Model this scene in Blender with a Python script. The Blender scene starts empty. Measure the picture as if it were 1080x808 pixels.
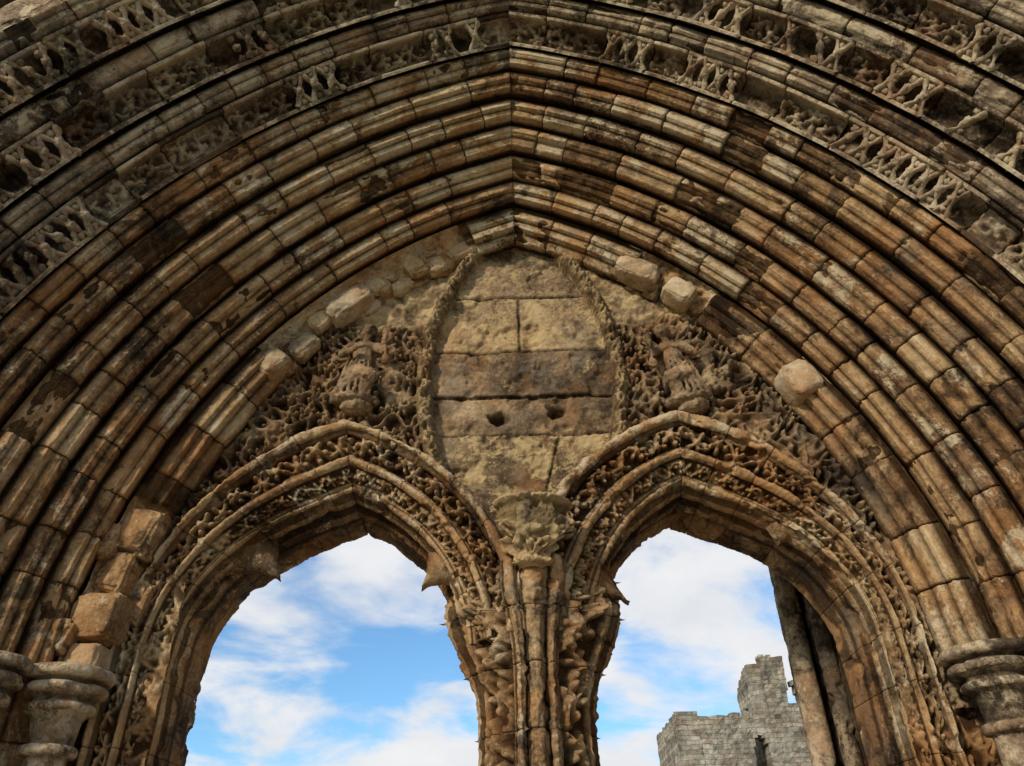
import bpy, bmesh, math, random
import numpy as np
from mathutils import Vector, Matrix
rng = np.random.RandomState(7)
random.seed(7)
CH = 1.6            # eye height; z in this file is measured from eye level
# ------------------------------------------------------------------ noise
_perm = rng.permutation(256); _perm = np.concatenate([_perm,_perm,_perm]).astype(np.int32)
_g = rng.normal(size=(256,3)); _g /= np.linalg.norm(_g,axis=1)[:,None]
_g=_g.astype(np.float32)
def pn(x,y,z):
    x,y,z = np.broadcast_arrays(np.asarray(x,np.float32),np.asarray(y,np.float32),np.asarray(z,np.float32))
    fx=np.floor(x);fy=np.floor(y);fz=np.floor(z)
    xi=fx.astype(np.int32)&255; yi=fy.astype(np.int32)&255; zi=fz.astype(np.int32)&255
    xf=x-fx; yf=y-fy; zf=z-fz
    u=xf*xf*xf*(xf*(xf*6-15)+10); v=yf*yf*yf*(yf*(yf*6-15)+10); w=zf*zf*zf*(zf*(zf*6-15)+10)
    r=np.zeros(x.shape,np.float32)
    for a in (0,1):
        pa=_perm[xi+a]
        for b in (0,1):
            pb=_perm[pa+yi+b]
            wab=(u if a else 1-u)*(v if b else 1-v)
            for c in (0,1):
                h=_perm[pb+zi+c]
                d=_g[h,0]*(xf-a)+_g[h,1]*(yf-b)+_g[h,2]*(zf-c)
                r+=d*wab*(w if c else 1-w)
    return r*1.4
def fbm(P,sc,oc=4,rough=.55,seed=0.):
    x=P[...,0]*sc+seed*7.3+50; y=P[...,1]*sc+seed*3.1+11; z=P[...,2]*sc-seed*5.7+105
    a=1.;s=0.;t=0.
    for i in range(oc):
        s=s+a*pn(x,y,z); t+=a; a*=rough; x=x*2.03+1.7;y=y*2.03+9.2;z=z*2.03+3.3
    return s/t
def sstep(a,b,x):
    t=np.clip((x-a)/(b-a),0,1); return t*t*(3-2*t)
def h01(i,seed=0):
    return (np.sin(np.asarray(i)*127.1+seed*311.7)*43758.5453)%1.0
# ------------------------------------------------------------------ mesh builder
class MB:
    def __init__(s): s.V=[];s.F=[];s.C=[];s.n=0
    def grid(s,P,C,mask=None,closed=False):
        n,m=P.shape[:2]
        idx=np.arange(n*m).reshape(n,m)+s.n
        if closed: idx=np.concatenate([idx,idx[:,:1]],axis=1)
        a=idx[:-1,:-1];b=idx[1:,:-1];c=idx[1:,1:];d=idx[:-1,1:]
        q=np.stack([a,b,c,d],-1)
        if mask is not None: q=q[mask]
        s.F.append(q.reshape(-1,4))
        s.V.append(P.reshape(-1,3)); s.C.append(np.broadcast_to(C,P.shape).reshape(-1,3)); s.n+=n*m
    def build(s,name,mat,parent=None,smooth=True,lift=CH):
        V=np.concatenate(s.V).astype(np.float32).copy(); V[:,2]+=lift
        F=np.concatenate(s.F).astype(np.int32); C=np.concatenate(s.C)
        me=bpy.data.meshes.new(name)
        me.vertices.add(len(V)); me.vertices.foreach_set('co',V.ravel())
        me.loops.add(F.size); me.loops.foreach_set('vertex_index',F.ravel())
        me.polygons.add(len(F)); me.polygons.foreach_set('loop_start',np.arange(0,F.size,4,dtype=np.int32))
        me.update(calc_edges=True)
        ca=me.color_attributes.new('Col','FLOAT_COLOR','POINT')
        ca.data.foreach_set('color',np.concatenate([np.clip(C,0,1),np.ones((len(C),1))],1).astype(np.float32).ravel())
        if smooth: me.polygons.foreach_set('use_smooth',np.ones(len(me.polygons),dtype=bool))
        me.materials.append(mat)
        o=bpy.data.objects.new(name,me); bpy.context.scene.collection.objects.link(o)
        if parent: o.parent=parent
        return o
def empty(name):
    e=bpy.data.objects.new(name,None); bpy.context.scene.collection.objects.link(e); return e
# ------------------------------------------------------------------ materials
BASE=[(.10,(.045,.026,.015)),(.32,(.160,.090,.042)),(.5,(.325,.188,.084)),(.68,(.47,.305,.145)),(.92,(.62,.46,.26))]
GREYER=[(.10,(.040,.030,.021)),(.32,(.140,.098,.060)),(.5,(.285,.200,.120)),(.68,(.43,.325,.205)),(.92,(.60,.49,.34))]
def stone(name,attr=True,stops=None,pale=(.67,.56,.38),soot=.75,scale=1.0,bump=.9,palebias=0.,bricks=None,darkcav=.94,iron=.48,gw=.15,sootb=0.):
    m=bpy.data.materials.new(name); m.use_nodes=True; nt=m.node_tree; N=nt.nodes; L=nt.links
    bs=N['Principled BSDF']; bs.inputs['Roughness'].default_value=.97; bs.inputs['Specular IOR Level'].default_value=.06
    tc=N.new('ShaderNodeTexCoord')
    def noise(sc,det=4,ro=.6,dist=0,off=0,st=None):
        mp=N.new('ShaderNodeMapping'); mp.inputs['Location'].default_value=(off,off*1.7,-off)
        if st: mp.inputs['Scale'].default_value=st
        L.new(tc.outputs['Object'],mp.inputs['Vector'])
        n=N.new('ShaderNodeTexNoise'); n.inputs['Scale'].default_value=sc*scale; n.inputs['Detail'].default_value=det
        n.inputs['Roughness'].default_value=ro; n.inputs['Distortion'].default_value=dist
        L.new(mp.outputs[0],n.inputs['Vector']); return n.outputs['Fac']
    def ma(op,a,b=None,c=None,clamp=False):
        n=N.new('ShaderNodeMath'); n.operation=op; n.use_clamp=clamp
        for i,v in enumerate((a,b,c)):
            if v is None: continue
            if isinstance(v,(int,float)): n.inputs[i].default_value=v
            else: L.new(v,n.inputs[i])
        return n.outputs[0]
    def mr(v,a,b,c=0,d=1):
        n=N.new('ShaderNodeMapRange'); n.interpolation_type='SMOOTHSTEP'
        n.inputs[1].default_value=a;n.inputs[2].default_value=b;n.inputs[3].default_value=c;n.inputs[4].default_value=d
        L.new(v,n.inputs[0]); return n.outputs[0]
    def mix(f,a,b,mode='MIX'):
        n=N.new('ShaderNodeMix'); n.data_type='RGBA'; n.blend_type=mode
        if isinstance(f,(int,float)): n.inputs[0].default_value=f
        else: L.new(f,n.inputs[0])
        for k,v in ((6,a),(7,b)):
            if isinstance(v,tuple): n.inputs[k].default_value=(*v,1)
            else: L.new(v,n.inputs[k])
        return n.outputs[2]
    nA=noise(.8,3,.6); nB=noise(5,6,.72,.3,3); nC=noise(38,4,.7,0,8)
    v=ma('ADD',ma('MULTIPLY',nA,1.15),ma('MULTIPLY',nB,1.25)); v=ma('ADD',v,ma('MULTIPLY',nC,.6))
    v=ma('SUBTRACT',v,1.0)
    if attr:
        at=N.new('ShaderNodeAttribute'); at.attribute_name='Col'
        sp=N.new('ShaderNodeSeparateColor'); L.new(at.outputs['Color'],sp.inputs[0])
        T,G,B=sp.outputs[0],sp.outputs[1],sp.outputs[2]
        v=ma('ADD',v,ma('MULTIPLY',ma('SUBTRACT',T,.5),.6))
    rp=N.new('ShaderNodeValToRGB'); L.new(v,rp.inputs[0])
    stops=stops or BASE
    el=rp.color_ramp.elements
    while len(el)<len(stops): el.new(.5)
    for e,(p,c) in zip(el,stops): e.position=p; e.color=(*c,1)
    col=rp.outputs[0]
    col=mix(mr(noise(1.6,4,.65,.3,21),.44,.62,0,iron),col,(.41,.185,.062))
    col=mix(mr(noise(2.3,5,.7,.3,33),.53,.68,0,.5),col,(.20,.165,.115))
    pm=ma('ADD',noise(3.6,7,.8,.3,41),ma('MULTIPLY',nC,.22))
    if attr: pm=ma('ADD',pm,ma('MULTIPLY',G,gw))
    pm=ma('ADD',pm,palebias)
    col=mix(mr(pm,.69,.79,0,.85),col,mix(nB,(pale[0]*.62,pale[1]*.50,pale[2]*.34),pale))
    sm=ma('ADD',noise(2.0,7,.75,.5,55),sootb)
    if attr: sm=ma('ADD',sm,ma('MULTIPLY',ma('SUBTRACT',.5,T),.10))
    col=mix(mr(sm,.53,.62,0,soot),col,(.026,.020,.015))
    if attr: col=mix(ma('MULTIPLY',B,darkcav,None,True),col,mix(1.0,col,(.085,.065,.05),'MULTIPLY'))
    hgt=ma('ADD',ma('MULTIPLY',nC,.65),ma('MULTIPLY',noise(110,3,.7,0,61),.34))
    hgt=ma('ADD',hgt,ma('MULTIPLY',noise(15,4,.65,0,66),.9))
    if bricks:
        bt=N.new('ShaderNodeTexBrick'); mp=N.new('ShaderNodeMapping'); mp.inputs['Rotation'].default_value=(math.radians(90),0,0)
        dn=N.new('ShaderNodeTexNoise'); dn.inputs['Scale'].default_value=1.6; dn.inputs['Detail'].default_value=3; L.new(tc.outputs['Object'],dn.inputs['Vector'])
        va=N.new('ShaderNodeVectorMath'); va.operation='MULTIPLY_ADD'; L.new(dn.outputs['Color'],va.inputs[0]); va.inputs[1].default_value=(.28,.28,.28); L.new(tc.outputs['Object'],va.inputs[2])
        L.new(va.outputs[0],mp.inputs[0]); L.new(mp.outputs[0],bt.inputs['Vector'])
        bt.inputs['Scale'].default_value=1; bt.inputs['Brick Width'].default_value=bricks[0]; bt.inputs['Row Height'].default_value=bricks[1]
        bt.inputs['Mortar Size'].default_value=bricks[2]; bt.inputs['Mortar Smooth'].default_value=.6; bt.inputs['Color1'].default_value=(.6,.6,.6,1); bt.inputs['Color2'].default_value=(1.15,1.15,1.12,1)
        bt.inputs['Mortar'].default_value=(.6,.58,.54,1); bt.inputs['Bias'].default_value=.1
        col=mix(1.0,col,bt.outputs['Color'],'MULTIPLY')
    L.new(col,bs.inputs['Base Color'])
    bp=N.new('ShaderNodeBump'); bp.inputs['Strength'].default_value=bump; bp.inputs['Distance'].default_value=.016/scale
    L.new(hgt,bp.inputs['Height']); L.new(bp.outputs[0],bs.inputs['Normal'])
    return m
M_arch=stone('weathered_sandstone')
M_outer=stone('sooty_sandstone',stops=GREYER,iron=.28,sootb=.018,gw=.17)
M_tymp=stone('tympanum_sandstone',soot=.55,iron=.3,pale=(.58,.44,.23),gw=.17,stops=[(.12,(.045,.029,.018)),(.34,(.13,.082,.045)),(.5,(.25,.163,.086)),(.66,(.38,.26,.135)),(.9,(.56,.42,.24))])
M_wall=stone('ashlar_sandstone',stops=GREYER,iron=.3)
M_fig=stone('carved_figure_stone',attr=False,soot=.6,palebias=-.04,stops=[(.12,(.04,.026,.017)),(.34,(.11,.068,.037)),(.5,(.20,.127,.067)),(.66,(.30,.20,.108)),(.9,(.46,.33,.19))])
M_paleblk=stone('pale_replacement_stone',attr=False,soot=.4,palebias=.03,stops=[(.1,(.14,.09,.05)),(.4,(.38,.26,.14)),(.6,(.53,.39,.23)),(.9,(.64,.52,.36))])
M_ruin=stone('grey_ruin_stone',attr=False,soot=.45,scale=.6,palebias=-.02,pale=(.55,.50,.40),bump=1,bricks=(.55,.24,.03),iron=.15,
   stops=[(.12,(.11,.095,.075)),(.34,(.21,.185,.145)),(.5,(.31,.275,.215)),(.66,(.40,.36,.285)),(.9,(.52,.47,.39))])
# ------------------------------------------------------------------ main arch geometry (metres)
X0=.05; ZS=1.2; CX=1.47; R0=4.07; YT=5.0
def arch(side,phi,r,f):
    pm=np.arccos(np.clip(CX/np.maximum(r,CX+.01),-1,1))
    phi=np.minimum(phi,pm)
    x=X0+side*(-CX+r*np.cos(phi)); z=ZS+r*np.sin(phi)
    x,y,z=np.broadcast_arrays(x,YT-f,z)
    return np.stack([x,y,z],-1)
S2=.70711
def wob(side,ph,d0):
    return .020*pn(ph*6.5+10,side*3+15+d0*1.3,2.)+.010*pn(ph*19+10,side*3+15+d0*5,7.)
def strip(mb,d0,w,side,lobes=3,hump=.42,amp=.12,present=None,carved=False,L=(.26,.56),pm=52,q0=.02,seed=0):
    s=np.linspace(0,1,pm); br=R0+d0+w*s; bf=d0+w*s
    if carved:
        h=w*(.34*(1-sstep(.09,.17,s))+.36*sstep(.83,.91,s)-.38*np.sin(np.clip((s-.12)/.76,0,1)*np.pi)**.5+.05)
        cav=np.sin(np.clip((s-.12)/.76,0,1)*np.pi)**.5
    else:
        sw=np.clip(s+.035*np.sin(2*np.pi*s+seed*1.7),0,1); sw[0]=0; sw[-1]=1
        sw=(sw-.05)/.90; sw=np.clip(sw,0,1)
        a_=np.abs(np.sin(lobes*np.pi*sw))
        lob=a_**.55
        fil=np.clip((a_-.93)/.02,0,1)
        h=w*(hump*np.sin(np.pi*s)**.55+amp*(lob+.24*fil)-.16)
        cav=(1-lob)**1.1
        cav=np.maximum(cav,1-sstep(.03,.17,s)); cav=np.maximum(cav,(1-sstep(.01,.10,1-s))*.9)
    rend=np.arccos(CX/(R0+d0+w)); ph=np.linspace(q0,rend,260)
    pres=np.array([1. if (not present or present(side,q)) else 0. for q in ph])
    hb=(h-.035)[None]*pres[:,None]+(1-pres[:,None])*(-.05+.0*s[None])
    hb=hb+wob(side,ph,d0)[:,None]
    Rb=br[None]-S2*hb; Fb=bf[None]+S2*hb
    P=arch(side,ph[:,None],Rb,Fb); nz=fbm(P,7,3,.6,3)*(.04+.06*(1-pres[:,None]))
    P=arch(side,ph[:,None],Rb-S2*nz,Fb+S2*nz)
    pb=pres[:,None]+0*nz
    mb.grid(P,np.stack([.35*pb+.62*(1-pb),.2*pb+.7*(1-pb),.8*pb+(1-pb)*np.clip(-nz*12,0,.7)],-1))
    p=q0; rm=R0+d0+w*.5; info=[]
    while p<rend-.01:
        ln=random.uniform(*L)/rm
        e=p+ln
        if e>rend-.05: e=rend
        info.append((p,e)); p=e
    gap=.0045/rm
    for (a,b) in info:
        mid=(a+b)/2
        if present and not present(side,mid): continue
        a2=a+gap; b2=b-gap*.6
        nl=max(8,int((b2-a2)*rm/.018))
        u=np.linspace(a2,b2,nl); e1=.006/rm
        ph=np.concatenate([[a2,a2+e1*.4],u[1:-1],[b2-e1*.4,b2]])
        low=np.zeros(len(ph)); low[0]=low[-1]=.05; low[1]=low[-2]=.005
        ero=random.random()**1.5; off=random.uniform(-.015,.013); tl=random.uniform(-.008,.008)
        tone=random.gauss(.5,.135); pale=random.random()**1.4
        if d0>1.1: pale=min(1,pale+.3*random.random()); tone-=.05
        if mid>.75: pale=min(1,pale+.45*random.random())
        else: tone-=.02; pale*=.75
        gone=random.random()<(.05 if not carved else .07)   # stone face fallen away
        H=np.tile(h[None],(len(ph),1))
        if not carved: H=H*(1-.2*ero)
        if gone: H=H*.35-.015; tone+=.05
        H=H+off+tl*np.linspace(-1,1,len(ph))[:,None]+wob(side,ph,d0)[:,None]
        R=br[None]-S2*H; F=bf[None]+S2*H
        P=arch(side,ph[:,None],R,F)
        n1=fbm(P,6,2,.5,seed+1); n2=fbm(P,28,2,.6,seed+2)
        chip=np.clip((fbm(P,4.5,3,.55,9+seed)-.15+.12*ero)*5,0,1)*np.sin(np.pi*s)[None]**.5
        if random.random()<.45: chip=chip*.15
        if random.random()<.24 and not carved:   # a whole roll sheared off
            cpos=random.choice((.2,.5,.82)); msk=np.exp(-((s-cpos)/.15)**2)[None]
            lim=sstep(0,.25,(np.linspace(0,1,len(ph))*random.choice((1,-1))%1.0+ .3*random.random()))[:,None] if random.random()<.5 else 1.
            chip=np.maximum(chip,msk*lim*(.75+.5*n1))
        D=.003*n1+(.003+.006*ero)*n2-chip*(.26 if not carved else .1)*w*(.35+ero)
        if gone: D=D+.03*n1+.015*n2
        if carved:
            lat=random.random()<.55 and not gone
            sc=ph[:,None]*rm; tt=(s[None]-.5)*w
            fo=band_foliage(sc,tt,w*.72,seed+3.)
            zone=sstep(.14,.22,s)[None]*(1-sstep(.78,.86,s))[None]
            D=D+zone*fo*w*(.10 if lat else .40)*(0.3 if gone else 1)
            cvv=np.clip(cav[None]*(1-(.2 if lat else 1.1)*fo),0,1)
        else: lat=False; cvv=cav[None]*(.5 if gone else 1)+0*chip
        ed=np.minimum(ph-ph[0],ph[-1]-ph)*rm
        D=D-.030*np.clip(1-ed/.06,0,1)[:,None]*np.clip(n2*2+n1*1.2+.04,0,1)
        H2=H+D-low[:,None]
        R=br[None]-S2*H2; F=bf[None]+S2*H2
        poly=(np.cos((b-a)/2)/np.cos(ph-mid))[:,None]
        R=R*poly**.8
        P=arch(side,ph[:,None],R,F)
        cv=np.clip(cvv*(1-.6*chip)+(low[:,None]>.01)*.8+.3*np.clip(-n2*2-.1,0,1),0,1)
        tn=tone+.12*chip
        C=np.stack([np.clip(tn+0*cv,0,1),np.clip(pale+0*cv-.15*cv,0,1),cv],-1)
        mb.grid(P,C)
        if lat: lattice(mb,side,a2,b2,d0,w,tone,pale,broken=random.random())
def bar(mb,side,p0,s0,p1,s1,d0,w,rad,C,hh=.34,arc=.08):
    n=9; t=np.linspace(0,1,n); ph=p0+(p1-p0)*t; s=s0+(s1-s0)*t
    h=w*(hh-.12+arc*np.sin(np.pi*t))+wob(side,ph,d0); rm=R0+d0+w*s
    ang=np.linspace(0,2*np.pi,8,endpoint=False)
    rad=rad*(.75+.6*np.abs(np.cos(2*np.pi*t))+.2*np.sin(t*17+p0*90))
    c=arch(side,ph,rm-S2*h,d0+w*s+S2*h)
    tan=np.gradient(c,axis=0); tan/=np.linalg.norm(tan,axis=1)[:,None]
    x_=np.cross(tan,np.array([.1,1,.2])); x_/=np.linalg.norm(x_,axis=1)[:,None]; y_=np.cross(tan,x_)
    P=c[:,None]+(x_[:,None]*np.cos(ang)[None,:,None]+y_[:,None]*np.sin(ang)[None,:,None]*1.5)*rad[:,None,None]
    P=P+(fbm(P,40,2,.6,2)*.022)[...,None]
    mb.grid(P,C,closed=True)
def blob(mb,c,r,C,nz=.25,sq=(1,1,1),n=12,sc=6,rot=None,pw=.8):
    a=np.linspace(0,np.pi,n); b=np.linspace(0,2*np.pi,2*n,endpoint=False)
    P=np.stack([np.sin(a)[:,None]*np.cos(b),np.sin(a)[:,None]*np.sin(b),np.cos(a)[:,None]+0*b],-1)
    Q=np.sign(P)*np.abs(P)**pw
    k=1+nz*fbm(P+np.array(c)*3,sc/4,3,.55,4)*2+nz*.6*fbm(P+np.array(c)*3,sc*.6,3,.6,7)
    P=Q*k[...,None]*np.array(sq)*r
    if rot is not None: P=P@rot.T
    mb.grid(P+np.array(c),C,closed=True)
def lattice(mb,side,a,b,d0,w,tone,pale,broken=0):
    rm=R0+d0+w*.5; n=max(1,int(round((b-a)*rm/(w*.68)))); dp=(b-a)/n
    for i in range(n):
        if random.random()<.10+.4*(broken>.7): continue
        j=lambda k=.06: random.uniform(-k,k)
        p0=a+dp*(i+.05+j()); p1=a+dp*(i+.95+j())
        C=np.array([tone+random.uniform(-.08,.08)+.06,pale,random.uniform(0,.2)])
        lo,hi=.08,.90
        if random.random()<.92: bar(mb,side,p0,lo+j(),p1,hi+j(),d0,w,.0185+j(.003),C)
        if random.random()<.86: bar(mb,side,p0,hi+j(),p1,lo+j(),d0,w,.0185+j(.003),C)
        pm_=(p0+p1)/2; wb=float(wob(side,np.array(pm_),d0)); h=w*.33+wb
        c=arch(side,pm_,rm-S2*h,d0+w*.5+S2*h)
        blob(mb,c,.031,C,.4,n=7)
        for ss in (.2,.78):
            h=w*.22+wb; c=arch(side,pm_,R0+d0+w*ss-S2*h,d0+w*ss+S2*h); blob(mb,c,.028,C,.5,n=7)
deg=math.radians
# ------------------------------------------------------------------ foliage relief fields
def leaf(u,v,R,rot,lob=5):
    rho=np.hypot(u,v)+1e-6; th=np.arctan2(v,u)+rot
    RL=R*(.74+.26*np.cos(lob*th)); e=sstep(0,.35*R,RL-rho)
    return e*(.62+.25*np.cos(lob*th)*np.clip(rho/R,0,1)+.3*np.exp(-(rho/(.22*R))**2)-.18*np.exp(-((rho-.38*R)/(.1*R))**2))
def band_foliage(s,t,W,seed=0.):
    s,t=np.broadcast_arrays(np.asarray(s,np.float32),np.asarray(t,np.float32))
    wx=pn(s*9+30,t*9+30,seed)*.018; wt=pn(s*9+70,t*9+30,seed+4)*.018
    s=s+wx; t=t+wt; p=W*.95; h=np.zeros(s.shape)
    for k in (-1,0,1):
        i=np.floor(s/p)+k; u=s-(i+.5)*p; sg=np.where(i%2==0,1,-1)
        h=np.maximum(h,leaf(u+(h01(i,seed)-.5)*.3*p,t-sg*.12*W,.62*W*(.8+.35*h01(i,seed+2)),h01(i,seed+1)*6.28))
        h=np.maximum(h,.8*leaf(u-.45*p,t+sg*.30*W,.30*W,h01(i,seed+5)*6.28,4))
    st=np.abs(t-.34*W*np.sin(np.pi*s/p+1.2)); h=np.maximum(h,.75*np.exp(-(st/(.07*W))**2))
    h=h*(.7+.6*np.clip(pn(s*6+9,t*6+9,seed+8)+.4,0,1))
    return np.clip(h,0,1.2)
def field_foliage(x,z,cell=.15,seed=0.):
    x=x+pn(x*5+30,z*5+30,seed)*.05; z=z+pn(x*5+60,z*5+30,seed+3)*.05
    h=np.zeros(x.shape)
    for ox in (-1,0,1):
        for oz in (-1,0,1):
            i=np.floor(x/cell)+ox; j=np.floor(z/cell)+oz; k=i*57.+j*131.
            cx=(i+.5+.6*(h01(k,seed+1)-.5))*cell; cz=(j+.5+.6*(h01(k,seed+2)-.5))*cell
            h=np.maximum(h,leaf(x-cx,z-cz,cell*(.5+.25*h01(k,seed+4)),h01(k,seed+3)*6.28,5)*(.6+.5*h01(k,seed+6)))
    rid=1-np.abs(pn(x*7+30,z*7+30,seed+9))*5
    h=np.maximum(h,.7*np.clip(rid,0,1)**.8)
    return h
def presA(side,m):
    d=math.degrees(m)
    if side>0: return d>56 or 32.5<d<44 or d<28.5
    return d>63 or 17<d<34.5
portal=empty('cathedral_portal')
mbA=MB(); mbB=MB(); mbC=MB(); mbD=MB()
for side in (1,-1):
    strip(mbA,0,.25,side,3,.36,.15,present=presA,L=(.35,.6),seed=1)
    strip(mbA,.265,.145,side,2,.46,.20,seed=2)
    strip(mbA,.415,.145,side,2,.46,.20,seed=3)
    strip(mbA,.575,.165,side,2,.44,.19,seed=4)
    strip(mbA,.745,.150,side,2,.48,.20,seed=5)
    strip(mbB,.91,.145,side,2,.46,.20,seed=6)
    strip(mbB,1.06,.13,side,2,.46,.18,seed=7)
    strip(mbC,1.19,.19,side,carved=True,seed=8)
    strip(mbD,1.385,.13,side,2,.42,.18,seed=9)
    strip(mbC,1.52,.19,side,carved=True,seed=10)
    strip(mbD,1.715,.12,side,1,.40,.15,seed=11)
    strip(mbC,1.84,.19,side,carved=True,seed=12)
    strip(mbD,2.035,.15,side,2,.46,.15,seed=13)
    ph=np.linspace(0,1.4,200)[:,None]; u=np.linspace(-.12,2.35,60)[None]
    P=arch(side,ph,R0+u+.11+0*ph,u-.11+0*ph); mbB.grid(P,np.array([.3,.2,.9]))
mbA.build('inner_arch_orders',M_arch,portal); mbB.build('middle_arch_orders',M_arch,portal); mbC.build('pierced_foliage_orders',M_outer,portal); mbD.build('outer_arch_orders',M_outer,portal)
# ------------------------------------------------------------------ twin sub-arches
SZ=1.4; SCX=.485; SR=1.815
def kfac(q,kj): return kj+(1-kj)*sstep(.15,1.15,q)
def sub(xc,side,q,inset,kj,shear):
    r=SR-inset*kfac(q,kj)
    pm=np.arccos(np.clip(SCX/r,-1,1)); ph=np.clip(q,0,None); ph=np.minimum(ph,pm)
    x=xc+side*(-SCX+r*np.cos(ph))+shear*inset/.56; z=SZ+r*np.sin(ph)+np.minimum(q,0)*SR
    return x,z
prof=[(0,5.02,'p'),(.0,4.93,'p'),(.012,4.895,'p'),(.04,4.88,'p'),(.068,4.895,'p'),(.075,4.925,'c'),(.085,4.945,'c'),
      (.10,4.93,'F1'),(.27,4.985,'F1'),(.285,4.985,'c'),(.29,4.95,'p'),(.31,4.94,'p'),(.335,4.955,'p'),(.345,4.99,'c'),
      (.355,4.99,'F2'),(.445,5.08,'F2'),(.455,5.09,'c'),(.47,5.07,'p'),(.49,5.08,'p'),(.50,5.11,'c'),(.50,5.16,'c'),
      (.525,5.19,'p'),(.535,5.23,'p'),(.52,5.27,'c'),(.515,5.31,'c'),(.55,5.34,'p'),(.562,5.39,'p'),(.55,5.43,'c'),(.545,5.5,'p'),(.56,5.6,'p'),(.56,5.75,'p'),(.50,5.78,'p')]
def resample(prof,step=.0095):
    pts=np.array([(a,b) for a,b,_ in prof]); z=[c for _,_,c in prof]
    out=[];zz=[];lt=[]
    for i in range(len(pts)-1):
        d=np.linalg.norm(pts[i+1]-pts[i]); n=max(1,int(d/(step if pts[i][1]<5.35 else .03))); F=z[i]==z[i+1] and z[i].startswith('F')
        for k in range(n):
            t=k/n; out.append(pts[i]*(1-t)+pts[i+1]*t)
            zz.append(z[i] if (F or z[i][0]!='F') else 'p'); lt.append((t-.5)*d if F else 0)
    out.append(pts[-1]); zz.append(z[-1]); lt.append(0)
    P=np.array(out)
    Q=P.copy(); Q[1:-1]=.25*P[:-2]+.5*P[1:-1]+.25*P[2:]
    T=np.gradient(Q,axis=0); T/=np.linalg.norm(T,axis=1)[:,None]+1e-9
    Nn=np.stack([T[:,1],-T[:,0]],1)
    return Q,Nn,np.array(zz),np.array(lt)
PQ,PN,PZ,PT=resample(prof)
sg=np.sign(PN[:,0]*.5-PN[:,1]); sg[sg==0]=1; PN*=sg[:,None]
PN[PQ[:,1]>5.32]=(1,0)
PN[(PQ[:,0]<.03)&(PQ[:,1]>4.9)]=(-.9,-.3)
isF1=PZ=='F1'; isF2=PZ=='F2'; isc=PZ=='c'
W1=np.hypot(.17,.055); W2=np.hypot(.09,.09)
def env(t,W): return sstep(0,.14*W,W/2-np.abs(t))
def subarch(mb,xc,side,qend,seed,kj,shear=0):
    q=np.arccos(SCX/SR); blocks=[]
    while q>qend+.02:
        e=max(qend,q-random.uniform(.30,.46)/SR)
        if e-qend<.08: e=qend
        blocks.append((e,q)); q=e
    for (a,b) in blocks:
        g=.0025/SR; n=max(8,int((b-a)*SR/(.009 if b>-.6 else .02))); qq=np.concatenate([[a,a+g],np.linspace(a+g,b-g,n)[1:-1],[b-g,b]])
        low=np.zeros(len(qq)); low[0]=low[-1]=.02; low[1]=low[-2]=.003
        s=qq[:,None]*SR+seed*3.3; T=PT[None]
        rel=np.zeros((len(qq),len(PT)))
        f1=np.zeros(rel.shape); f2=np.zeros(rel.shape)
        f1[:,isF1]=band_foliage(s,T[:,isF1],W1,seed)*env(T[:,isF1],W1); f2[:,isF2]=band_foliage(s+5,T[:,isF2],W2,seed+20)*env(T[:,isF2],W2)
        rel+=np.where(isF1[None],-.055+.112*f1,0)+np.where(isF2[None],-.03+.065*f2,0)
        base=PQ[None]+rel[...,None]*PN[None]
        x,z=sub(xc,side,qq[:,None],base[...,0],kj,shear); P=np.stack([x,base[...,1]+0*x,z],-1)
        ero=random.random(); n1=fbm(P,8,2,.5,seed); n2=fbm(P,35,2,.6,seed+1); n4=fbm(P,2.5,2,.5,seed+3)
        chip=np.clip((fbm(P,5,3,.55,seed+7)-.12)*5,0,1)
        D=.014*n1+.009*n2+.026*n4-chip*.05*(.4+ero)+random.uniform(-.012,.009)*sstep(0,.05,np.minimum(qq-a,b-qq))[:,None]
        D=D-low[:,None]
        base=base+D[...,None]*PN[None]; x,z=sub(xc,side,qq[:,None],base[...,0],kj,shear)
        P=np.stack([x,base[...,1],z],-1)
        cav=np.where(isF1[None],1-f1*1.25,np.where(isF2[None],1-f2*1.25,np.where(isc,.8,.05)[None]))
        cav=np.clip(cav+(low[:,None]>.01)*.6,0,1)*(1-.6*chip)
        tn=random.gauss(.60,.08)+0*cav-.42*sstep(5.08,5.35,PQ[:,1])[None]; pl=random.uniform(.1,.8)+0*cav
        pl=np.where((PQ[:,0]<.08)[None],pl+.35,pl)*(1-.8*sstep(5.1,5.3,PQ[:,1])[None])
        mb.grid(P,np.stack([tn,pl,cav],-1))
XL,XR=-1.27,1.24
KLJ,KLT,KRT,KRJ=.42,.92,1.12,.42
mb=MB(); subarch(mb,XL,-1,-3.0/SR,1,KLJ,.08); subarch(mb,XL,1,.06,2,KLT,.08)
mb.build('left_sub_arch',M_arch,portal)
mb=MB(); subarch(mb,XR,-1,.06,3,KRT); subarch(mb,XR,1,-3.0/SR,4,KRJ)
mb.build('right_sub_arch',M_arch,portal)
mb=MB()
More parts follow.
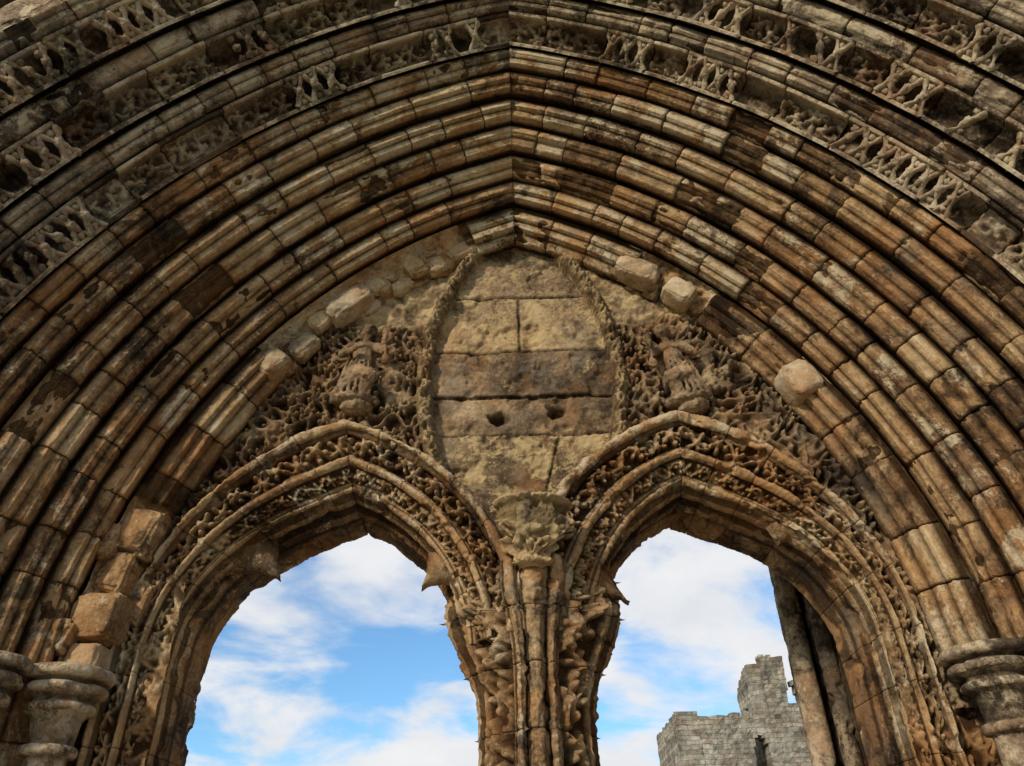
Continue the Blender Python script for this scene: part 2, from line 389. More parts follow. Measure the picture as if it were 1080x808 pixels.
def cusp(xc,side,phi,r0,r1,wd,y0,y1,kj,shear=0):
    n=14; t=np.linspace(0,1,n); a=np.array([-1,-.5,0,.5,1,.5,0,-.5]); k=np.array([0,.75,1,.75,0,-.75,-1,-.75])
    IN=(SR-r0)+(r0-r1)*t; hw=wd*(1-t)**1.2+.004
    ph=phi+(hw[:,None]*a[None])/1.3-.05*t[:,None]**2
    x,z=sub(xc,side,ph,IN[:,None]+0*ph,kj,shear)
    y=(y0+y1)/2+(y1-y0)/2*k[None]*(1-.6*t[:,None])
    P=np.stack([x,y,z],-1); P+=(fbm(P,18,3,.6,1)*.03)[...,None]
    mb.grid(P,np.array([.3,.1,.3]),closed=True)
cusp(XL,-1,deg(34),1.34,.86,.20,5.16,5.40,KLJ,.08); cusp(XL,1,deg(30),1.36,1.06,.20,5.10,5.30,KLT,.08)
cusp(XR,-1,deg(24),1.36,1.10,.17,5.10,5.30,KRT); cusp(XR,-1,deg(7),1.36,1.20,.16,5.12,5.3,KRT); cusp(XR,1,deg(37),1.34,1.14,.14,5.12,5.3,KRJ)
mb.build('cusp_stumps',M_arch,portal)
# ------------------------------------------------------------------ tympanum
XV,ZV,RV,WV=.08,3.55,2.35,.72
def tymp():
    st=.0105; xs=np.arange(-2.8,2.9,st); zs=np.arange(1.0,5.25,st)
    X,Z=np.meshgrid(xs,zs,indexing='ij')
    def rsub(xc):
        q=np.maximum(Z-SZ,0); return np.maximum(np.hypot(X-xc+SCX,q),np.hypot(X-xc-SCX,q))
    rmain=np.maximum(np.hypot(X-X0+CX,Z-ZS),np.hypot(X-X0-CX,Z-ZS))
    rl,rr=rsub(XL),rsub(XR)
    keep=(rmain<R0+.2)&(rl>SR-.05)&(rr>SR-.05)
    P0=np.stack([X,0*X+YT,Z],-1)
    dx=X-XV; dz=Z-ZV; a=RV-WV
    n1=fbm(P0,6,3,.55,2); n2=fbm(P0,30,2,.6,3); n3=fbm(P0,2.2,3,.6,8)
    dv=np.hypot(np.abs(dx)+a,dz)-RV+.016*n1
    inside=dv<0; frame=(dv>=-.01)&(dv<.12)
    zr=Z+.012*pn(X*2+9,Z*2+9,1.)
    g=np.full(X.shape,9.)
    for zz in (4.42,3.84,3.40,3.05): g=np.minimum(g,np.abs(zr-zz))
    g=np.where((zr>3.84)&(zr<4.42),np.minimum(g,np.abs(X-.07+.01*n1)),g)
    g=np.where((zr<3.05),np.minimum(g,np.abs(X-.24-.25*(Z-2.6))),g)
    joint=1-sstep(.003,.018,g+.007*n2+.006*n1)
    spall=np.clip((fbm(P0,3.1,4,.6,14)-.04)*6,0,1)
    hp=-.03+.018*n1+.011*n2-.018*joint-.034*spall
    hp=np.where((zr>3.05)&(zr<3.4),hp-.022,hp)
    hole=np.zeros(X.shape)
    for hx,hz in ((-.11,3.21),(.34,3.25)):
        d=np.hypot((X-hx)*.8,Z-hz)*(1+.7*pn(X*14+9,Z*14+9,2.)); hole=np.maximum(hole,1-sstep(.025,.07,d))
    ghost=field_foliage(X,Z,.12,11.)*sstep(3.48,3.55,Z)*(1-sstep(3.72,3.8,Z))*sstep(.12,.2,X)*(1-sstep(.5,.6,X))
    hp=hp-.09*hole+.02*ghost
    tone_p=np.where(zr>4.42,.58,np.where(zr>3.84,np.where(X<.07,.54,.60),np.where(zr>3.4,.30,np.where(zr>3.05,.40,.36))))
    pale_p=np.where(zr>4.42,.4,np.where(zr>3.84,.75,np.where(zr>3.4,.05,np.where(zr>3.05,.0,.55))))
    pale_p=pale_p+.6*spall*(zr<3.05)-.4*spall*(zr>3.05)
    ff=field_foliage(X,Z,.15,3.)
    worn=sstep(3.95,4.25,Z+.3*n3)
    lost=np.clip((fbm(P0,3.4,3,.55,23)-.12)*5,0,1)      # areas where the carving has weathered off
    ff=ff*(1-.75*lost)
    hf=(-.04+.125*ff+.03*lost)*(1-worn)+worn*(.0+.06*n1+.03*fbm(P0,11,3,.5,4))
    hf+=.014*n1+.010*n2
    tone_f=np.where(worn>.5,.60,.42+.1*n3); pale_f=np.where(worn>.5,.6,.15)
    cav_f=np.clip((1-ff*1.4-.8*lost),0,1)*(1-worn)+worn*np.clip(-n1*2,0,.6)
    t=dv/.12; fr=np.clip(np.sin(np.clip(t,0,1)*np.pi),0,1)**.6
    sl=np.arctan2(dz,a+np.abs(dx))*RV
    fl=band_foliage(sl+np.where(dx>0,7.,0.),dv-.06,.10,5.)
    hfr=.035+.085*fr*(.35+.75*fl)+.010*n2-.05*np.clip((n1-.12)*4,0,1)
    H=np.where(inside,hp,np.where(frame,hfr,hf))
    tone=np.where(inside,tone_p+.28*n3,np.where(frame,.60,tone_f))
    pale=np.where(inside,pale_p,np.where(frame,.7,pale_f))
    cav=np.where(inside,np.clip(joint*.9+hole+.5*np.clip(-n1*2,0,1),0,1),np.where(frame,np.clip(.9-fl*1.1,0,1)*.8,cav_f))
    P=np.stack([X+.004*n2,YT-H,Z+.004*n1],-1)
    m=keep[:-1,:-1]&keep[1:,1:]&keep[1:,:-1]&keep[:-1,1:]
    mb=MB(); mb.grid(P,np.stack([tone,pale,cav],-1),mask=m)
    mb.build('tympanum_panel',M_tymp,portal)
    xs=np.arange(-8,8.1,.06); zs=np.arange(-1.6,9,.06); X,Z=np.meshgrid(xs,zs,indexing='ij')
    def inner(xc,kl,kr,sh):
        xx=X-xc-sh; side=np.sign(xx); kj=np.where(side<0,kl,kr); q=np.arctan2(np.maximum(Z-SZ,0),np.abs(xx)+SCX)
        return np.hypot(np.abs(xx)+SCX,np.maximum(Z-SZ,0))>SR-.48*kfac(q,kj)
    keep=inner(XL,KLJ,KLT,.08)&inner(XR,KRT,KRJ,0)
    m=keep[:-1,:-1]&keep[1:,1:]&keep[1:,:-1]&keep[:-1,1:]
    mb=MB(); mb.grid(np.stack([X,0*X+5.77,Z],-1),np.array([.5,.3,0]),mask=m)
    mb.build('rear_wall_face',M_wall,portal)
tymp()
# ------------------------------------------------------------------ trumeau
XT=.105
tp=[(-.35,5.78,'p'),(-.35,5.3,'p'),(-.35,5.22,'p'),(-.37,5.18,'p'),(-.36,5.13,'c'),(-.335,5.12,'c'),(-.325,5.07,'F1'),(-.14,4.89,'F1'),(-.13,4.895,'c'),(-.125,4.86,'p'),(-.108,4.832,'p'),(-.09,4.835,'p'),(-.078,4.86,'p'),(-.07,4.885,'c'),(-.06,4.885,'c'),
    (-.048,4.835,'p'),(-.03,4.800,'p'),(0,4.785,'p')]
tp=tp+[(-a,b,c) for a,b,c in tp[-2::-1]]
TQ,TN,TZ,TT=resample(tp,.008)
TZ=np.where((np.abs(TQ[:,0])>.142)&(np.abs(TQ[:,0])<.322)&(TQ[:,1]<5.08),'F1',np.where(TZ=='F1','p',TZ))
_c=np.array([.2325,4.98]); TT=np.where(TZ=='F1',np.sign(TQ[:,0])*((np.abs(TQ[:,0])-_c[0])*.717+(TQ[:,1]-_c[1])*.697),0)
sg=np.sign(-(TN[:,1])*1.0+TN[:,0]*np.sign(TQ[:,0])*.4); sg[sg==0]=1; TN*=sg[:,None]
TN[TQ[:,1]>5.25]=np.stack([np.sign(TQ[:,0]),0*TQ[:,0]],1)[TQ[:,1]>5.25]
WT=np.hypot(.185,.18)
def trumeau():
    mb=MB(); edges=[-1.6,-1.0,-.4,.1,.52,.92,1.30,1.66,2.0]
    for a,b in zip(edges[:-1],edges[1:]):
        n=int((b-a)/.0095); zz=np.concatenate([[a,a+.0025],np.linspace(a,b,n)[1:-1],[b-.0025,b]])
        low=np.zeros(len(zz)); low[0]=low[-1]=.025; low[1]=low[-2]=.006
        isF=(TZ=='F1')[None]; t=TT[None]
        f=band_foliage(zz[:,None]+np.where(TQ[:,0]>0,3.7,0)[None],t,WT,9.)*env(t,WT)
        rel=np.where(isF,-.045+.10*f,0)
        base=TQ[None]+rel[...,None]*TN[None]
        P=np.stack([XT+base[...,0],base[...,1],zz[:,None]+0*base[...,0]],-1)
        n1=fbm(P,8,2,.5,3);n2=fbm(P,35,2,.6,4); chip=np.clip((fbm(P,6,3,.55,12)-.15)*4,0,1)
        edz=np.minimum(zz-a,b-zz)[:,None]
        D=.014*n1+.009*n2-chip*.03+random.uniform(-.010,.010)*sstep(0,.05,edz)-.02*np.clip(1-edz/.04,0,1)*np.clip(n1*2+.2,0,1)
        D=D-low[:,None]
        base=base+D[...,None]*TN[None]
        Z1=zz[:,None]; ax=np.abs(base[...,0]); sx_=np.sign(base[...,0])
        cen=1+.55*sstep(1.25,1.95,Z1); out=1+.72*sstep(1.05,1.66,Z1)
        nx=np.minimum(ax,.13)*cen+np.maximum(ax-.13,0)*out
        ny=base[...,1]+sstep(.12,.2,ax)*.22*sstep(1.62,2.0,Z1)
        P=np.stack([XT+sx_*nx,ny,P[...,2]],-1)
        cav=np.where(isF,1-f*1.25,np.where(TZ=='c',.9,.05)[None]); cav=np.clip(cav+(low[:,None]>.01)*.6,0,1)
        tn=random.gauss(.47,.06)
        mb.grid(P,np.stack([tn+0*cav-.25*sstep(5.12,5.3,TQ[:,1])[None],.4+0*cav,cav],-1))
    mb.build('trumeau_pier',M_arch,portal)
    mb=MB(); z=np.linspace(1.88,2.34,74); th=np.linspace(-math.pi*1.02,.02*math.pi,140)
    tt=(z-1.88)/.46
    rad=np.interp(tt,[0,.05,.1,.14,.2,.4,.6,.75,.8,.86,.93,.97,1],[.05,.12,.14,.12,.13,.19,.245,.27,.262,.275,.295,.275,.02])
    Rr=rad[:,None]+0*th[None]; s=th[None]*.2; t=(z-2.06)[:,None]
    f=band_foliage(s+2,t,.26,4.); zone=(sstep(.15,.25,tt)*(1-sstep(.84,.92,tt)))[:,None]
    Rr=Rr+zone*(-.03+.075*f)
    def PP(Rr): return np.stack([XT+Rr*np.cos(th)[None],4.80+Rr*.85*np.sin(th)[None],z[:,None]+0*Rr],-1)
    P=PP(Rr); Rr=Rr+.03*fbm(P,7,3,.5,1)+.014*fbm(P,35,2,.6,2)-.055*np.clip((fbm(P,7,3,.5,6)-.12)*4,0,1)
    mb.grid(PP(Rr),np.stack([.85+0*Rr,.9+0*Rr,np.clip(zone*(.75-f*1.2),0,.6)],-1))
    mb.build('foliate_corbel',M_tymp,portal)
trumeau()
# ------------------------------------------------------------------ jamb capitals and shafts
def lathe(mb,cx,cy,zr,C,seed,seg=72):
    z,r=zip(*zr); z=np.array(z); r=np.array(r)
    s=np.concatenate([[0],np.cumsum(np.hypot(np.diff(z),np.diff(r)))]); ss=np.linspace(0,s[-1],int(s[-1]/.012)+2)
    z=np.interp(ss,s,z); r=np.interp(ss,s,r); th=np.linspace(0,2*np.pi,seg,endpoint=False)
    R=r[:,None]+0*th; P=np.stack([cx+R*np.cos(th),cy+R*np.sin(th),z[:,None]+0*R],-1)
    k=.008*fbm(P,7,2,.5,seed)+.006*fbm(P,30,2,.6,seed+1)-.035*np.clip((fbm(P,6,3,.5,seed+5)-.18)*5,0,1)
    R=R+k*np.minimum(1,R/.05); P=np.stack([cx+R*np.cos(th),cy+R*np.sin(th),z[:,None]+0*R],-1)
    mean=np.convolve(np.pad(r,8,'edge'),np.ones(17)/17,'valid'); cav=np.clip((mean-r)*28,0,1)[:,None]+0*R
    cav=np.maximum(cav,C[2] if len(C)>2 else 0)
    mb.grid(P,np.stack([C[0]+0*R,C[1]+0*R,cav],-1),closed=True)
ct=1.29
capz=[(ct,.01),(ct,.20),(ct-.006,.235),(ct-.02,.25),(ct-.05,.256),(ct-.068,.24),(ct-.075,.20),(ct-.095,.195),(ct-.10,.222),(ct-.12,.236),(ct-.145,.228),(ct-.155,.19),(ct-.175,.165),(ct-.195,.165),
      (ct-.205,.188),(ct-.225,.195),(ct-.245,.185),(ct-.25,.155),(ct-.28,.135),(ct-.36,.122),(ct-.42,.118),(ct-.425,.15),(ct-.45,.16),(ct-.475,.15),(ct-.48,.112),(ct-.7,.105),(-1.35,.105),(-1.37,.15),(-1.42,.17),(-1.48,.15),(-1.5,.2),(-1.6,.21)]
mb=MB()
for side in (1,-1):
    for k,d in enumerate((.17,.50,.84,1.20,1.55,1.9)):
        lathe(mb,X0+side*(2.60+d-.02),5-d-.07,capz,(random.uniform(.45,.58),.6),k+side*3.)
mb.build('jamb_shafts_and_capitals',M_outer,portal)
mb=MB()
for side in (1,-1):
    u=np.linspace(-.15,2.2,180); z=np.linspace(-1.6,ct-.01,200); U,Zz=np.meshgrid(u,z,indexing='ij')
    P=np.stack([X0+side*(2.60+.10+U),5.08-U,Zz],-1)
    row=np.floor(Zz/.3); g=np.minimum(np.abs(Zz-np.round(Zz/.3)*.3),np.abs(((U+row*.17)/.34)%1-.5)*.34)
    d=.012*(1-sstep(.003,.012,g))-.01*fbm(P,6,3,.6,3)+.05*(h01(row*7+np.floor((U+row*.17)/.34+.5)*3)-.5)*.4
    P[...,0]+=side*d*.7; P[...,1]+=d*.7
    mb.grid(P,np.stack([.35+.3*h01(row*7+np.floor((U+row*.17)/.34+.5)*3),.3+0*d,np.clip(1-sstep(.003,.012,g),0,1)],-1))
    u=np.linspace(2.30,2.90,60); z=np.linspace(-1.6,ct+.9,290); U,Zz=np.meshgrid(u,z,indexing='ij')
    f=field_foliage(U+side*5,Zz,.13,7.)
    P=np.stack([X0+side*U,5.05+0*U-.05*f-.015*fbm(np.stack([U,0*U,Zz],-1),7,3,.6,2),Zz],-1)
    mb.grid(P,np.stack([.45+0*U,.3+0*U,np.clip(1-f*1.3,0,1)],-1))
mb.build('jamb_masonry',M_arch,portal)
mb=MB()
def ash(P):
    X,Z=P[...,0],P[...,2]; row=np.floor(Z/.34); g=np.minimum(np.abs(Z-np.round(Z/.34)*.34),np.abs(((X+row*.23)/.62)%1-.5)*.62)
    j=1-sstep(.005,.02,g); d=.015*j-.012*fbm(P,5,3,.6,1); P[...,1]+=d
    idx=h01(row*5+np.floor((X+row*.23)/.62+.5)*11); return np.stack([.4+.25*idx,.4+.5*idx,j],-1)
for side in (1,-1):
    r=np.linspace(R0+2.12,R0+6.5,160); ph=np.linspace(0,1.42,260); Rr,Ph=np.meshgrid(r,ph,indexing='ij')
    P=arch(side,Ph,Rr,0*Rr+2.17)
    mb.grid(P,ash(P))
    x=np.linspace(2.6+2.12,12,150); z=np.linspace(-1.6,ZS,70); Xx,Zz=np.meshgrid(x,z,indexing='ij')
    P=np.stack([X0+side*Xx,0*Xx+2.83,Zz],-1); mb.grid(P,ash(P))
mb.build('front_wall_masonry',M_wall,portal)
# loose and replacement stones where the inner order has gone
def stoneblk(mb,side,phd,d,f,r,sq,C,nz=.12,tw=0,pw=.45):
    c=arch(side,np.array(deg(phd)),np.array(R0+d),np.array(f))
    tw=tw+random.uniform(-.1,.1)
    ca,sa=math.cos(deg(phd)+tw),math.sin(deg(phd)+tw)
    rot=np.array([[side*ca,0,-side*sa],[0,1,0],[sa,0,ca]])
    blob(mb,c,r,C,nz,sq=sq,n=34,sc=6,rot=rot,pw=pw)
mb=MB(); mp_=MB()
pal=np.array([.7,.8,0])
stoneblk(mp_,-1,46.8,.11,.12,.125,(.8,.9,1.7),pal,pw=.6); stoneblk(mp_,-1,39.6,.08,.08,.10,(.9,.8,1.3),pal,pw=.6)
stoneblk(mp_,-1,35.6,.10,.14,.105,(.9,.9,1.1),pal); stoneblk(mp_,-1,62.5,.10,.05,.11,(.8,.7,1.4),pal,pw=.6)
stoneblk(mb,-1,58.5,.07,.05,.08,(1,.8,1.1),pal,pw=.6); stoneblk(mb,-1,53.5,.05,.04,.07,(.9,.8,1.5),pal,pw=.6); stoneblk(mb,-1,56,.15,.09,.08,(1,.8,1.1),pal)
stoneblk(mb,-1,50.8,.15,.10,.07,(1,.8,1.1),pal); stoneblk(mb,-1,43,.15,.12,.07,(1,.8,1.4),pal)
stoneblk(mp_,1,53,.11,.12,.12,(.85,.9,1.6),pal,.08); stoneblk(mp_,1,47.3,.12,.12,.12,(.85,.9,1.1),pal,.08)
stoneblk(mp_,1,30.4,.11,.17,.135,(.95,.95,1.05),pal,.08)
for ph in np.arange(20,64,2.1):
    for s_ in (1,-1):
        if s_>0 and (ph<45 or ph>55): continue
        if s_<0 and ph<36: continue
        stoneblk(mb,s_,ph+random.uniform(-1,1),random.uniform(-.02,.24),random.uniform(0,.12),random.uniform(.04,.08),(1,.7,random.uniform(.9,1.5)),np.array([random.uniform(.45,.7),random.random(),.1]),pw=random.uniform(.5,.8))
g_=lambda a,b: np.array([a,b,.1])
stoneblk(mb,-1,14.0,.12,.12,.15,(.85,.95,1.1),g_(.42,.3),.14,pw=.4); stoneblk(mb,-1,9.9,.15,.13,.14,(.75,.8,1.0),g_(.36,.2),.16,pw=.45)
stoneblk(mb,-1,5.9,.13,.15,.15,(1,.95,1.0),g_(.45,.2),.14,pw=.4); stoneblk(mp_,-1,2.3,.13,.15,.12,(.9,.9,.8),pal,.1,pw=.45)
stoneblk(mb,-1,8.0,.0,.04,.10,(.8,.8,1.4),g_(.38,.2),.2,pw=.5); stoneblk(mb,-1,12.3,.27,.22,.10,(.8,.8,1.2),g_(.5,.5),.2,pw=.5); stoneblk(mb,-1,3.8,.28,.25,.09,(.9,.8,1.2),g_(.4,.4),.2,pw=.5)
mb.build('rubble_core',M_arch,portal); mp_.build('pale_replacement_blocks',M_paleblk,portal)
# rear passage pier with nook shafts (seen through the right opening)
mb=MB()
PX=.14
for k,(x,y,r,shade) in enumerate(((2.34,6.35,.07,.5),(2.22,6.62,.09,0),(2.30,6.86,.10,0),(2.52,6.2,.07,.6))):  # last value: recess shade painted into the shaft colour
    lathe(mb,x+PX,y,[(4.2,.01),(4.2,r),(1.0,r),(-1.6,r)],(.40 if shade==0 else .2,.35,shade),k+20.,seg=32)
for (xa,ya,xb,yb,shade) in ((2.40,6.95,2.40,6.3,.6),(2.72,6.3,2.72,5.78,.85),(2.40,6.3,2.72,6.3,.9),(2.36,6.95,3.4,6.95,0)):  # last value darkens the wall colour: painted shade of the slit behind the jamb
    t=np.linspace(0,1,30); z=np.linspace(-1.6,4.2,160); Tt,Zz=np.meshgrid(t,z,indexing='ij')
    P=np.stack([xa+PX+(xb-xa)*Tt,ya+(yb-ya)*Tt,Zz],-1); P+=(.03*fbm(P,6,3,.6,2))[...,None]
    mb.grid(P,np.stack([.35+0*Tt,.3+0*Tt,np.maximum(shade,1-sstep(.004,.015,np.abs(Zz-np.round(Zz/.32)*.32)))],-1))
mb.build('rear_passage_pier',M_outer,portal)
# ------------------------------------------------------------------ angels
from mathutils import Euler
_a=np.linspace(0,np.pi,9); _b=np.linspace(0,2*np.pi,12,endpoint=False)
_S=np.stack([np.sin(_a)[:,None]*np.cos(_b),np.sin(_a)[:,None]*np.sin(_b),np.cos(_a)[:,None]+0*_b],-1)
def ell(m_,c,s,rot=(0,0,0)):
    M=np.array(Euler(rot).to_matrix()); P=(_S*np.array(s))@M.T+np.array(c)
    m_.grid(P,np.array([.5,.3,0.]),closed=True)
def cap(m_,a,b,ra,rb,n=10):
    a=np.array(a);b=np.array(b)
    for i in range(n):
        t=i/(n-1); r=ra+(rb-ra)*t; ell(m_,a*(1-t)+b*t,(r,r,r))
def angel(x,z,m,lean):
    """kneeling angel swinging a censer; m = side it faces"""
    bm=MB()
    ell(bm,(-.03*m,-.01,-.17),(.11,.09,.15),(0,.25*m,0)); cap(bm,(-.03*m,-.05,-.16),(.10*m,-.12,-.20),.085,.065); cap(bm,(.11*m,-.12,-.21),(.07*m,-.08,-.34),.06,.045)
    cap(bm,(-.04*m,-.04,-.22),(-.15*m,-.03,-.33),.075,.045)
    ell(bm,(0,-.01,.03),(.085,.07,.14),(0,-.12*m,0)); ell(bm,(.01*m,-.015,.145),(.115,.06,.048))
    for k in range(6):
        cap(bm,(-.09*m+.03*k*m,-.075,.0),(-.15*m+.055*k*m,-.13+.02*abs(k-3),-.35),.009,.017,24)
    cap(bm,(.0,-.09,-.08),(.15*m,-.15,-.20),.014,.02,16); cap(bm,(-.06*m,-.08,-.05),(.08*m,-.17,-.24),.012,.018,18)
    cap(bm,(.005*m,-.02,.17),(.02*m,-.04,.235),.034,.03); ell(bm,(.03*m,-.05,.295),(.050,.056,.066)); ell(bm,(.02*m,-.02,.315),(.062,.06,.060)); ell(bm,(-.005*m,-.01,.27),(.045,.05,.05))
    ell(bm,(.04*m,-.106,.290),(.010,.013,.018)); ell(bm,(.04*m,-.098,.262),(.02,.012,.007))
    for s in (-.022,.022): ell(bm,(.04*m+s,-.098,.310),(.014,.008,.006))
    cap(bm,(.11*m,-.02,.14),(.18*m,-.10,.05),.040,.032); cap(bm,(.18*m,-.10,.05),(.19*m,-.17,.16),.030,.021); ell(bm,(.19*m,-.175,.18),(.022,.02,.033))
    cap(bm,(-.11*m,-.02,.14),(-.15*m,-.09,.01),.040,.032); cap(bm,(-.15*m,-.09,.01),(-.01*m,-.16,.05),.030,.021); ell(bm,(.01*m,-.165,.055),(.03,.02,.026))
    cap(bm,(.19*m,-.18,.17),(.22*m,-.17,-.05),.008,.008,18); ell(bm,(.22*m,-.16,-.08),(.035,.035,.042)); ell(bm,(.22*m,-.16,-.04),(.02,.02,.02))
    for s in (1,-1):
        for k in range(7):
            t=k/6; cap(bm,(s*(.07+.02*t),.04,.20-.05*k*.7),(s*(.12+.12*math.sin(.5+t*2.3)),.03,.38-.50*t),.024,.013,20)
    ell(bm,(0,.0,-.37),(.20,.13,.045)); ell(bm,(.02,0,-.43),(.13,.10,.06))
    for k in range(8): ell(bm,(-.17+.048*k,-.10+.012*abs(k-3.5)**1.5,-.375),(.026,.03,.033))
    o=bm.build('angel_statue',M_fig,None,lift=0)
    o.location=(x,4.95,z+CH); o.rotation_euler=(0,lean,0)
    md=o.modifiers.new('merge','REMESH'); md.mode='VOXEL'; md.voxel_size=.007; md.use_smooth_shade=True
    tx=bpy.data.textures.new('worn','CLOUDS'); tx.noise_scale=.05; tx.noise_depth=3
    d=o.modifiers.new('worn','DISPLACE'); d.texture=tx; d.strength=.030; d.mid_level=.52; d.texture_coords='LOCAL'
angel(-1.20,3.70,1,.06); angel(1.30,3.62,-1,-.16)
# ------------------------------------------------------------------ ruined tower
def ragged_wall(store,org,ux,n,hts,cell,holes,th):
    org=np.array(org,float); ux=np.array(ux,float); nrm=np.array((-ux[1],ux[0],0.))*th; up=np.array((0,0,1.))
    tops=[int(h/cell) for h in hts]
    ok=lambda i,j: 0<=i<n and 0<=j<tops[i] and not holes((i+.5)*cell,(j+.5)*cell)
    for i in range(n):
        for j in range(tops[i]):
            if not ok(i,j): continue
            a=org+ux*i*cell+up*j*cell; b=a+ux*cell; c=b+up*cell; d=a+up*cell; k=nrm
            store+=[(a,b,c,d),(a+k,d+k,c+k,b+k)]
            if not ok(i-1,j): store.append((a,d,d+k,a+k))
            if not ok(i+1,j): store.append((b,b+k,c+k,c))
            if not ok(i,j+1): store.append((d,c,c+k,d+k))
            if j>0 and not ok(i,j-1): store.append((a,a+k,b+k,b))
def rag(n,f,amp,seed):
    x=np.arange(n); r=pn(x*.11+5,0*x+seed*3.3+5,0*x)*amp*1.2+pn(x*.43+5,0*x+seed*3.3+9,0*x)*amp*.6
    return [f(i)+r[i] for i in range(n)]
c=.14
def lancet(cx,z0,z1,w):
    def f(x,z):
        if z<z0 or z>z1: return False
        return abs(x-cx)<w*min(1,math.sqrt(max(0,(z1-z)/(w*1.8))))
    return f
def anyh(*fs): return lambda x,z: any(f(x,z) for f in fs)
YB=44.; XB=9.5; XTW=13.6; Q=[]
n=int(8.6/c); ragged_wall(Q,(XB,YB,0),(1,0,0),n,rag(n,lambda i:10.45,.15,1),c,anyh(lancet(3.1,6.9,9.45,.42),lancet(1.2,2,5,.5)),1.2)
n=int(7/c); ragged_wall(Q,(XB,YB+7,0),(0,-1,0),n,rag(n,lambda i:10.6,.25,2),c,lambda x,z:False,-1.2)
n=int(2.8/c)
ragged_wall(Q,(XTW,YB+.8,0),(1,0,0),n,rag(n,lambda i:13.7-(0 if i<9 else 1.9 if i<11 else 1.2 if i<16 else 2.3),.3,4),c,anyh(lancet(1.45,11.0,12.1,.38)),.7)
m_=int(3.2/c)
ragged_wall(Q,(XTW,YB+4.2,0),(0,-1,0),m_,rag(m_,lambda i:12.4+i*.05,.5,5),c,anyh(lancet(1.4,10.6,11.9,.4)),-.7)
ragged_wall(Q,(XTW+2.8,YB+4.2,0),(0,-1,0),m_,rag(m_,lambda i:11.4,.4,7),c,lambda x,z:False,.6)
V=np.array(Q).reshape(-1,3)
u_,inv=np.unique(np.round(V,3),axis=0,return_inverse=True); inv=inv.reshape(-1,4)
j1=fbm(u_,1.9,3,.7,1);j2=fbm(u_,1.9,3,.7,2);j3=fbm(u_,1.9,3,.7,3)
u_=u_+np.stack([j1*.14,j2*.16,j3*.14],1); u_[:,2]=np.maximum(u_[:,2],-.2)
me=bpy.data.meshes.new('ruined_tower'); me.from_pydata(u_.tolist(),[],inv.tolist()); me.materials.append(M_ruin)
o=bpy.data.objects.new('ruined_tower',me); bpy.context.scene.collection.objects.link(o)
# ------------------------------------------------------------------ ground
bm=bmesh.new()
S=600
vs=[bm.verts.new(p) for p in ((-S,-S,0),(S,-S,0),(S,S,0),(-S,S,0))]; bm.faces.new(vs)
me=bpy.data.meshes.new('ground'); bm.to_mesh(me); bm.free()
gm=bpy.data.materials.new('grass_and_gravel'); gm.use_nodes=True; nt=gm.node_tree; N=nt.nodes; L=nt.links; b=N['Principled BSDF']; b.inputs['Roughness'].default_value=1
tc=N.new('ShaderNodeTexCoord'); sx=N.new('ShaderNodeSeparateXYZ'); L.new(tc.outputs['Object'],sx.inputs[0])
ab=N.new('ShaderNodeMath'); ab.operation='ABSOLUTE'; L.new(sx.outputs[0],ab.inputs[0])
nz=N.new('ShaderNodeTexNoise'); nz.inputs['Scale'].default_value=1.5; nz.inputs['Detail'].default_value=4; L.new(tc.outputs['Object'],nz.inputs['Vector'])
ad=N.new('ShaderNodeMath'); ad.operation='ADD'; L.new(ab.outputs[0],ad.inputs[0]); L.new(nz.outputs[0],ad.inputs[1])
rm_=N.new('ShaderNodeMapRange'); rm_.inputs[1].default_value=8.3; rm_.inputs[2].default_value=8.6; L.new(ad.outputs[0],rm_.inputs[0])
n2=N.new('ShaderNodeTexNoise'); n2.inputs['Scale'].default_value=60; n2.inputs['Detail'].default_value=3; L.new(tc.outputs['Object'],n2.inputs['Vector'])
def ramp(a,bb):
    r=N.new('ShaderNodeValToRGB'); r.color_ramp.elements[0].position=.35; r.color_ramp.elements[1].position=.65
    r.color_ramp.elements[0].color=(*a,1); r.color_ramp.elements[1].color=(*bb,1); L.new(n2.outputs[0],r.inputs[0]); return r.outputs[0]
mx=N.new('ShaderNodeMix'); mx.data_type='RGBA'; L.new(rm_.outputs[0],mx.inputs[0]); L.new(ramp((.30,.25,.18),(.48,.42,.33)),mx.inputs[6]); L.new(ramp((.05,.08,.02),(.10,.14,.04)),mx.inputs[7])
L.new(mx.outputs[2],b.inputs['Base Color']); me.materials.append(gm)
o=bpy.data.objects.new('ground',me); bpy.context.scene.collection.objects.link(o)
# ------------------------------------------------------------------ sky, sun
SE,SA=math.radians(27),math.radians(216)
w=bpy.data.worlds.new('World'); bpy.context.scene.world=w; w.use_nodes=True; nt=w.node_tree; N=nt.nodes; L=nt.links
bg=N['Background']; bg.inputs['Strength'].default_value=.15
sk=N.new('ShaderNodeTexSky'); sk.sky_type='NISHITA'; sk.sun_disc=False; sk.sun_elevation=SE; sk.sun_rotation=SA; sk.air_density=1.0; sk.dust_density=.3; sk.ozone_density=2.0
tc=N.new('ShaderNodeTexCoord'); sp=N.new('ShaderNodeSeparateXYZ'); L.new(tc.outputs['Generated'],sp.inputs[0])
def wm(op,a,b=None):
    n=N.new('ShaderNodeMath'); n.operation=op
    for i,v in enumerate((a,b)):
        if v is None: continue
        if isinstance(v,(int,float)): n.inputs[i].default_value=v
        else: L.new(v,n.inputs[i])
    return n.outputs[0]
den=wm('ADD',wm('MAXIMUM',sp.outputs[2],0.0),.18)
cb=N.new('ShaderNodeCombineXYZ'); L.new(wm('DIVIDE',sp.outputs[0],den),cb.inputs[0]); L.new(wm('DIVIDE',sp.outputs[1],den),cb.inputs[1])
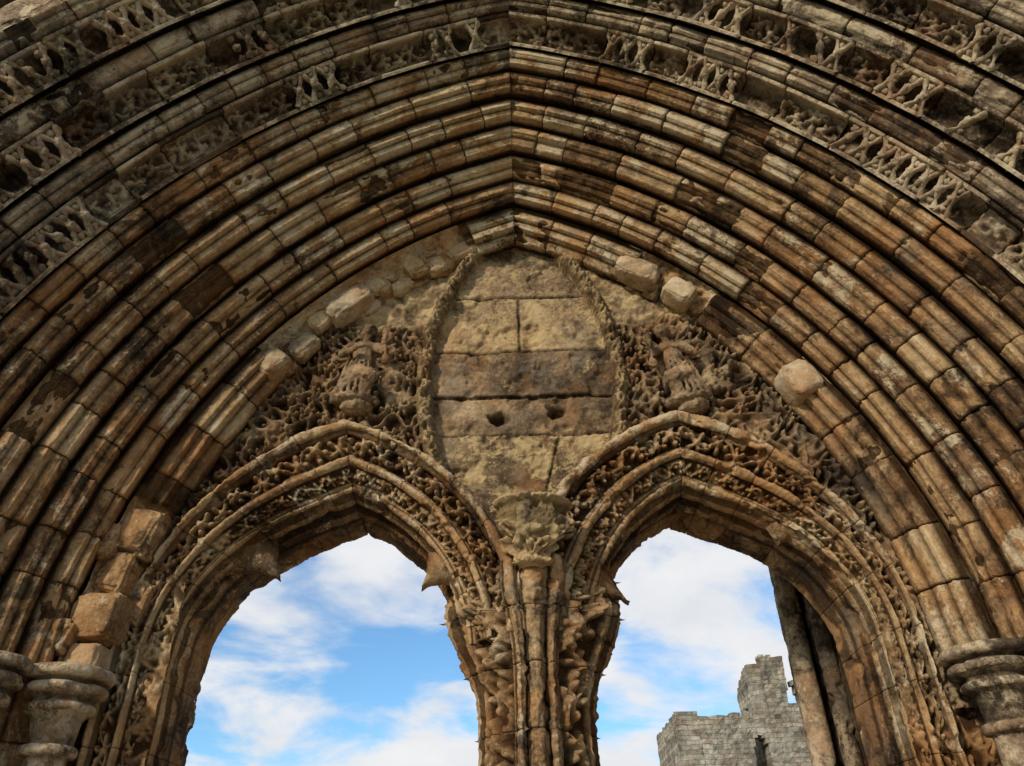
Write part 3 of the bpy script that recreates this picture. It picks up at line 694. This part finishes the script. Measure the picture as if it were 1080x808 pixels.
def cn(sc,det,ro,off,dist=.3):
    mp=N.new('ShaderNodeMapping'); mp.inputs['Location'].default_value=(off,off,0); mp.inputs['Scale'].default_value=(1,1.0,1); L.new(cb.outputs[0],mp.inputs[0])
    n=N.new('ShaderNodeTexNoise'); n.inputs['Scale'].default_value=sc; n.inputs['Detail'].default_value=det; n.inputs['Roughness'].default_value=ro; n.inputs['Distortion'].default_value=dist
    L.new(mp.outputs[0],n.inputs['Vector']); return n.outputs[0]
cl=wm('ADD',wm('MULTIPLY',cn(1.7,9,.55,4.2),.7),wm('MULTIPLY',cn(.7,4,.5,9.),.45))
mr_=N.new('ShaderNodeMapRange'); mr_.interpolation_type='SMOOTHSTEP'; mr_.inputs[1].default_value=.51; mr_.inputs[2].default_value=.63; L.new(cl,mr_.inputs[0])
ccol=N.new('ShaderNodeMix'); ccol.data_type='RGBA'; ccol.inputs[6].default_value=(4.4,4.7,5.2,1); ccol.inputs[7].default_value=(6.6,6.5,6.4,1); L.new(cn(3,5,.6,2.),ccol.inputs[0])
sat=N.new('ShaderNodeMix'); sat.data_type='RGBA'; sat.blend_type='MULTIPLY'; sat.inputs[0].default_value=1; L.new(sk.outputs[0],sat.inputs[6]); sat.inputs[7].default_value=(.72,1.0,1.15,1)
mx=N.new('ShaderNodeMix'); mx.data_type='RGBA'; L.new(mr_.outputs[0],mx.inputs[0]); L.new(sat.outputs[2],mx.inputs[6]); L.new(ccol.outputs[2],mx.inputs[7])
L.new(mx.outputs[2],bg.inputs['Color'])
sl=bpy.data.lights.new('sun','SUN'); sl.energy=3.2; sl.angle=math.radians(4); sl.color=(1,.93,.83)
so=bpy.data.objects.new('sun',sl); bpy.context.scene.collection.objects.link(so)
sd=Vector((math.sin(SA)*math.cos(SE),math.cos(SA)*math.cos(SE),math.sin(SE)))
so.rotation_euler=(-sd).to_track_quat('-Z','Y').to_euler()
# ------------------------------------------------------------------ camera
cd=bpy.data.cameras.new('camera'); cd.sensor_width=36; cd.lens=36*810/1080; cd.clip_end=3000; cd.clip_start=.05
co=bpy.data.objects.new('camera',cd); bpy.context.scene.collection.objects.link(co)
R=Matrix.Rotation(math.radians(90+35),4,'X')@Matrix.Rotation(-.025,4,'Z')
co.matrix_world=Matrix.Translation((0,0,CH))@R
bpy.context.scene.camera=co
sc=bpy.context.scene; sc.view_settings.view_transform='Standard'; sc.view_settings.look='None'; sc.view_settings.exposure=0
